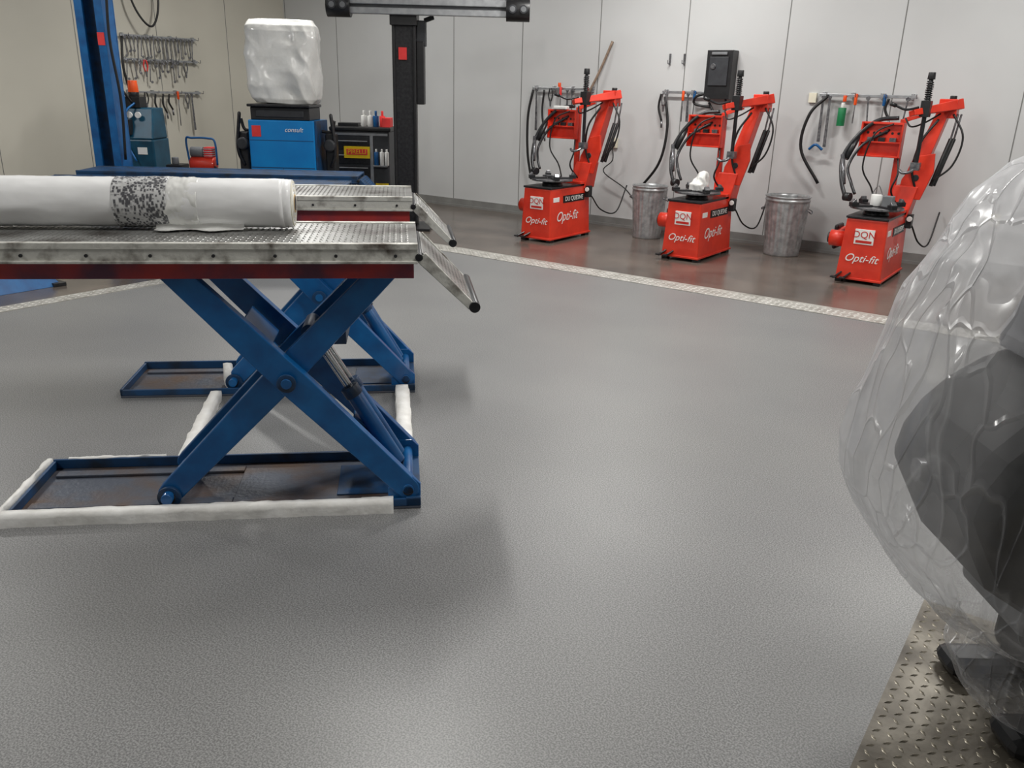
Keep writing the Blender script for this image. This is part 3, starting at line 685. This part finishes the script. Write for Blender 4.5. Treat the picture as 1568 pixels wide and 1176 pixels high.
g=G('plastic_wrapped_monitor',R(-2.67,10.0,1.392),YAW)
g.blob('wrap',WHITEW,[(0.0,.02,0,.29,.2),(.05,.01,0,.335,.22),(.2,-.01,0,.37,.23),(.5,-.01,0,.385,.23),(.76,.0,0,.385,.2),(.82,.0,0,.38,.17),(.88,-.01,0,.35,.1)],160,110,.045,3.2,5,seed=4,stretch=(1,1,.7),fine=.3,vor=.05,vs=4.5)
g.box('stand',BLACK,-.2,.2,-.1,.1,0,.05)
g.done()
# ---------------------------------------------------------------- tool cart
g=G('tool_trolley',R(-1.96,10.9),YAW)
g.box('body',DARK,-.36,.36,-.25,.25,.12,1.08,bev=.015); g.box('top',BLACK,-.38,.38,-.27,.27,1.08,1.13,bev=.015)
g.box('trim',ALU,-.345,-.30,-.262,-.25,.2,1.05); g.box('trim',ALU,.12,.16,-.262,-.25,.2,1.05); g.box('trim',ALU,-.345,.34,-.262,-.25,1.03,1.06)
for z in (.3,.45,.6,.75,.92): g.box('drawer',BLACKM,-.29,.11,-.266,-.25,z-.06,z+.06); g.box('drawer',ALU,-.27,.09,-.272,-.262,z+.035,z+.048)
g.box('label',YEL,-.2,.12,-.278,-.262,.76,.90,bev=0); g.box('label',REDS,-.17,.09,-.2795,-.27,.80,.87,bev=0); g.text('label_text',YEL,'PIRELLI',(-.04,-.281,.835),(math.pi/2,0,0),.075)
g.box('label',YEL,.18,.34,-.262,-.25,.38,.46,bev=0)
g.box('basket',GREY,.16,.34,-.31,-.25,.66,.68)
for k,(x,m) in enumerate([(.2,BLUE),(.27,WHITE),(.33,WHITE)]): g.cyl('spray_cans',m,(x,-.28,.68),(x,-.28,.84),.026); g.cyl('spray_cans',WHITE,(x,-.28,.84),(x,-.28,.875),.012)
for k,(x,m) in enumerate([(.02,WHITE),(.1,WHITE),(.17,BLUE),(.25,REDS)]): g.cyl('bottles',m,(x,-.05,1.13),(x,-.05,1.26),.035); g.cyl('bottles',m,(x,-.05,1.26),(x,-.05,1.32),.015)
g.box('parts_box',BLACK,-.3,-.05,-.1,.1,1.13,1.17); g.box('parts_box',REDS,.26,.36,-.15,.1,1.13,1.24)
for a in (-.3,.3):
    for b in (-.2,.2): g.cyl('castors',BLACK,(a-.02,b,.06),(a+.02,b,.06),.06)
g.tube('handle',ALU,[(-.38,-.2,1.0),(-.43,-.2,1.02),(-.43,.2,1.02),(-.38,.2,1.0)],.012)
g.done()
# ---------------------------------------------------------------- air-con service unit
g=G('aircon_service_unit',R(-4.53,10.3),YAW)
g.box('body',TEAL,-.22,.24,-.22,.25,.12,.95,bev=.02); g.frust('head',TEAL,(-.2,.24,-.22,.22,.95),(-.14,.22,-.08,.22,1.3),bev=.015)
g.box('head_panel',BLACK,-.13,.0,-.25,-.16,1.0,1.17)
for x in (-.12,-.02,.08): g.cyl('gauges',WHITE,(x,-.17,1.22),(x,-.19,1.22),.035)
g.box('hose_holder',BLACK,-.3,-.2,-.2,0,.5,1.3); g.tube('hoses',RUBBER,[(-.25,-.2,1.2),(-.32,-.26,.8),(-.2,-.26,.5),(-.1,-.25,.7)],.015); g.tube('hoses',STEEL,[(-.22,-.2,1.25),(-.16,-.28,.9),(-.05,-.26,.75)],.01)
g.tube('hoses',RUBBER,[(-.0,-.1,1.35),(-.1,-.2,1.5),(-.17,-.24,1.2),(-.12,-.27,.9)],.014)
g.tube('hoses',BLUE,[(.02,-.1,1.35),(-.04,-.22,1.25),(-.08,-.27,1.0),(.04,-.27,.7)],.012)
g.box('label',WHITE,.05,.16,-.228,-.21,.78,.86,bev=0)
g.box('shelf',BLACK,-.14,.08,-.1,.1,1.3,1.42); g.cyl('beacon',BLACK,(-.02,0,1.42),(-.02,0,1.47),.06); g.cyl('beacon',ORG,(-.02,0,1.47),(-.02,0,1.6),.06,.05)
for a in (-.16,.18): g.cyl('wheels',BLACK,(a-.02,-.15,.07),(a+.02,-.15,.07),.07); g.cyl('wheels',BLACK,(a-.02,.18,.07),(a+.02,.18,.07),.07)
g.done()
# ---------------------------------------------------------------- bench + compressor
bl=R(-3.68,10.0)
g=G('low_workbench',bl,YAW)
g.box('top',DARK,-.42,.22,-.22,.22,.53,.57)
for a in (-.40,.17):
    for b in (-.19,.16): g.box('legs',BLACKM,a,a+.03,b,b+.03,0,.53)
g.box('shelf',DARK,-.38,.2,-.17,.17,.2,.22)
g.done()
g=G('air_compressor',(bl[0],bl[1],.57),YAW)
g.cyl('tank',RED,(-.16,0,.12),(.14,0,.12),.09,bev=.03); g.cyl('motor',GREY,(-.14,0,.26),(-.0,0,.26),.06); g.box('head',REDS,.02,.12,-.06,.06,.2,.32,bev=.01)
for k in range(4): g.box('fins',ALU,.015,.125,-.065,.065,.22+k*.025,.228+k*.025)
g.tube('handle',BLUE,[(-.15,-.05,.12),(-.17,-.05,.4),(-.1,-.05,.42),(.08,-.05,.42),(.16,-.05,.38),(.17,-.05,.12)],.012)
for a in (-.14,.12): g.box('feet',BLACK,a-.02,a+.02,-.07,.07,0,.05)
g.tube('hose',RUBBER,[(.14,-.06,.1),(.19,-.1,.08),(.2,0,.03),(.16,.1,.02)],.012)
g.box('side_box',BLACK,-.4,-.22,-.15,.1,0,.12,bev=.01); g.cyl('side_box',GREY,(-.32,-.05,.12),(-.32,-.05,.2),.04)
g.done()
g=G('hanging_air_hose',(X0+.1,6.75,2.3)); g.box('ceiling_bracket',STEEL,-.1,.0,-.03,.03,1.4,1.5)
g.tube('hose',RUBBER,[(0,0,1.48),(.05,.02,.9),(.08,0,.4),(.12,.1,.1),(.15,.25,.0),(.1,.4,.3),(.05,.42,.9),(-.02,.45,1.49)],.014); g.done()
# ---------------------------------------------------------------- plastic covered wheel balancer
g=G('plastic_covered_wheel_balancer',R(1.6,1.9,.0085),YAW)
prof=[(.02,1.33),(.08,1.27),(.16,1.24),(.25,1.26),(.31,1.20),(.36,1.08),(.45,1.02),(.575,.93),(.68,.87),(.75,.855),(.86,.875),(1.0,.915),(1.115,.95),(1.33,1.04),(1.46,1.14),(1.54,1.26),(1.6,1.42)]
rings=[]
for z,sl in prof:
    sr=2.2 if z<1.4 else 2.2-(z-1.4)*1.6
    hy=.27+.13*min(1,max(0,(z-.25)/.2)) if z<1.1 else .40-(z-1.1)*.42
    rings.append((z,(sl+sr)/2-1.6,0,(sr-sl)/2-.005,hy))
g.blob('plastic_cover',BAG,rings,300,220,.022,3.4,2.8,(1,1,.6),seed=2,fine=.25,vor=.032,vs=5)
g.box('cabinet',MDARK,-.12,.5,-.2,.25,.05,.62,bev=.03)
g.box('cabinet',BLACK,-.3,-.12,-.22,-.08,0,.06); g.box('cabinet',BLACK,-.3,.5,.1,.22,0,.06)
pts=[(-.55,.66)]+[(-.05+.52*math.cos(t),.70+.36*math.sin(t)) for t in [math.pi*k/14 for k in range(14,-1,-1)]]+[(.42,.42),(-.30,.40),(-.46,.5)]
g.prism('wheel_guard',MDARK,pts,-.25,.2,bev=.06)
g.cyl('guard_hub',DARK,(-.1,-.25,.66),(-.1,-.28,.66),.1); g.tube('guard_hub',STEEL,[(-.4,-.27,.52),(-.3,-.29,.45),(-.1,-.29,.42),(.2,-.29,.46)],.012)
g.prism('hood',HOOD,[(-.38,1.0),(.5,1.0),(.5,1.42),(-.14,1.42),(-.26,1.3)],-.18,.18,bev=.05)
g.box('display',MDARK,-.1,.35,-.2,-.17,1.12,1.36,bev=.02)
g.cyl('shaft',STEEL,(-.58,0,.72),(-.45,0,.72),.03)
g.box('lower_box',GREY,-.35,-.12,-.2,.1,.36,.46,bev=.02)
g.done()
# ---------------------------------------------------------------- camera
cd=bpy.data.cameras.new('camera'); cam=bpy.data.objects.new('camera',cd); col.objects.link(cam)
cd.sensor_width=36; cd.lens=36*1268/1568; cd.clip_start=.05
th=math.radians(19.5); rho=math.radians(1.55)
fh=Vector((-S,C,0)); R0=Vector((C,S,0)); F=fh*math.cos(th)-Vector((0,0,math.sin(th))); U0=fh*math.sin(th)+Vector((0,0,math.cos(th)))
Rc=R0*math.cos(rho)+U0*math.sin(rho); Uc=U0*math.cos(rho)-R0*math.sin(rho)
M=Matrix((( Rc.x,Uc.x,-F.x,0),(Rc.y,Uc.y,-F.y,0),(Rc.z,Uc.z,-F.z,1.6),(0,0,0,1)))
cam.matrix_world=M
bpy.context.scene.camera=cam
w=bpy.data.worlds.new('world'); bpy.context.scene.world=w; w.use_nodes=True
w.node_tree.nodes['Background'].inputs[0].default_value=(.8,.85,.9,1); w.node_tree.nodes['Background'].inputs[1].default_value=.3
try:
    bpy.context.scene.view_settings.view_transform='Standard'
except Exception as e: print(e)
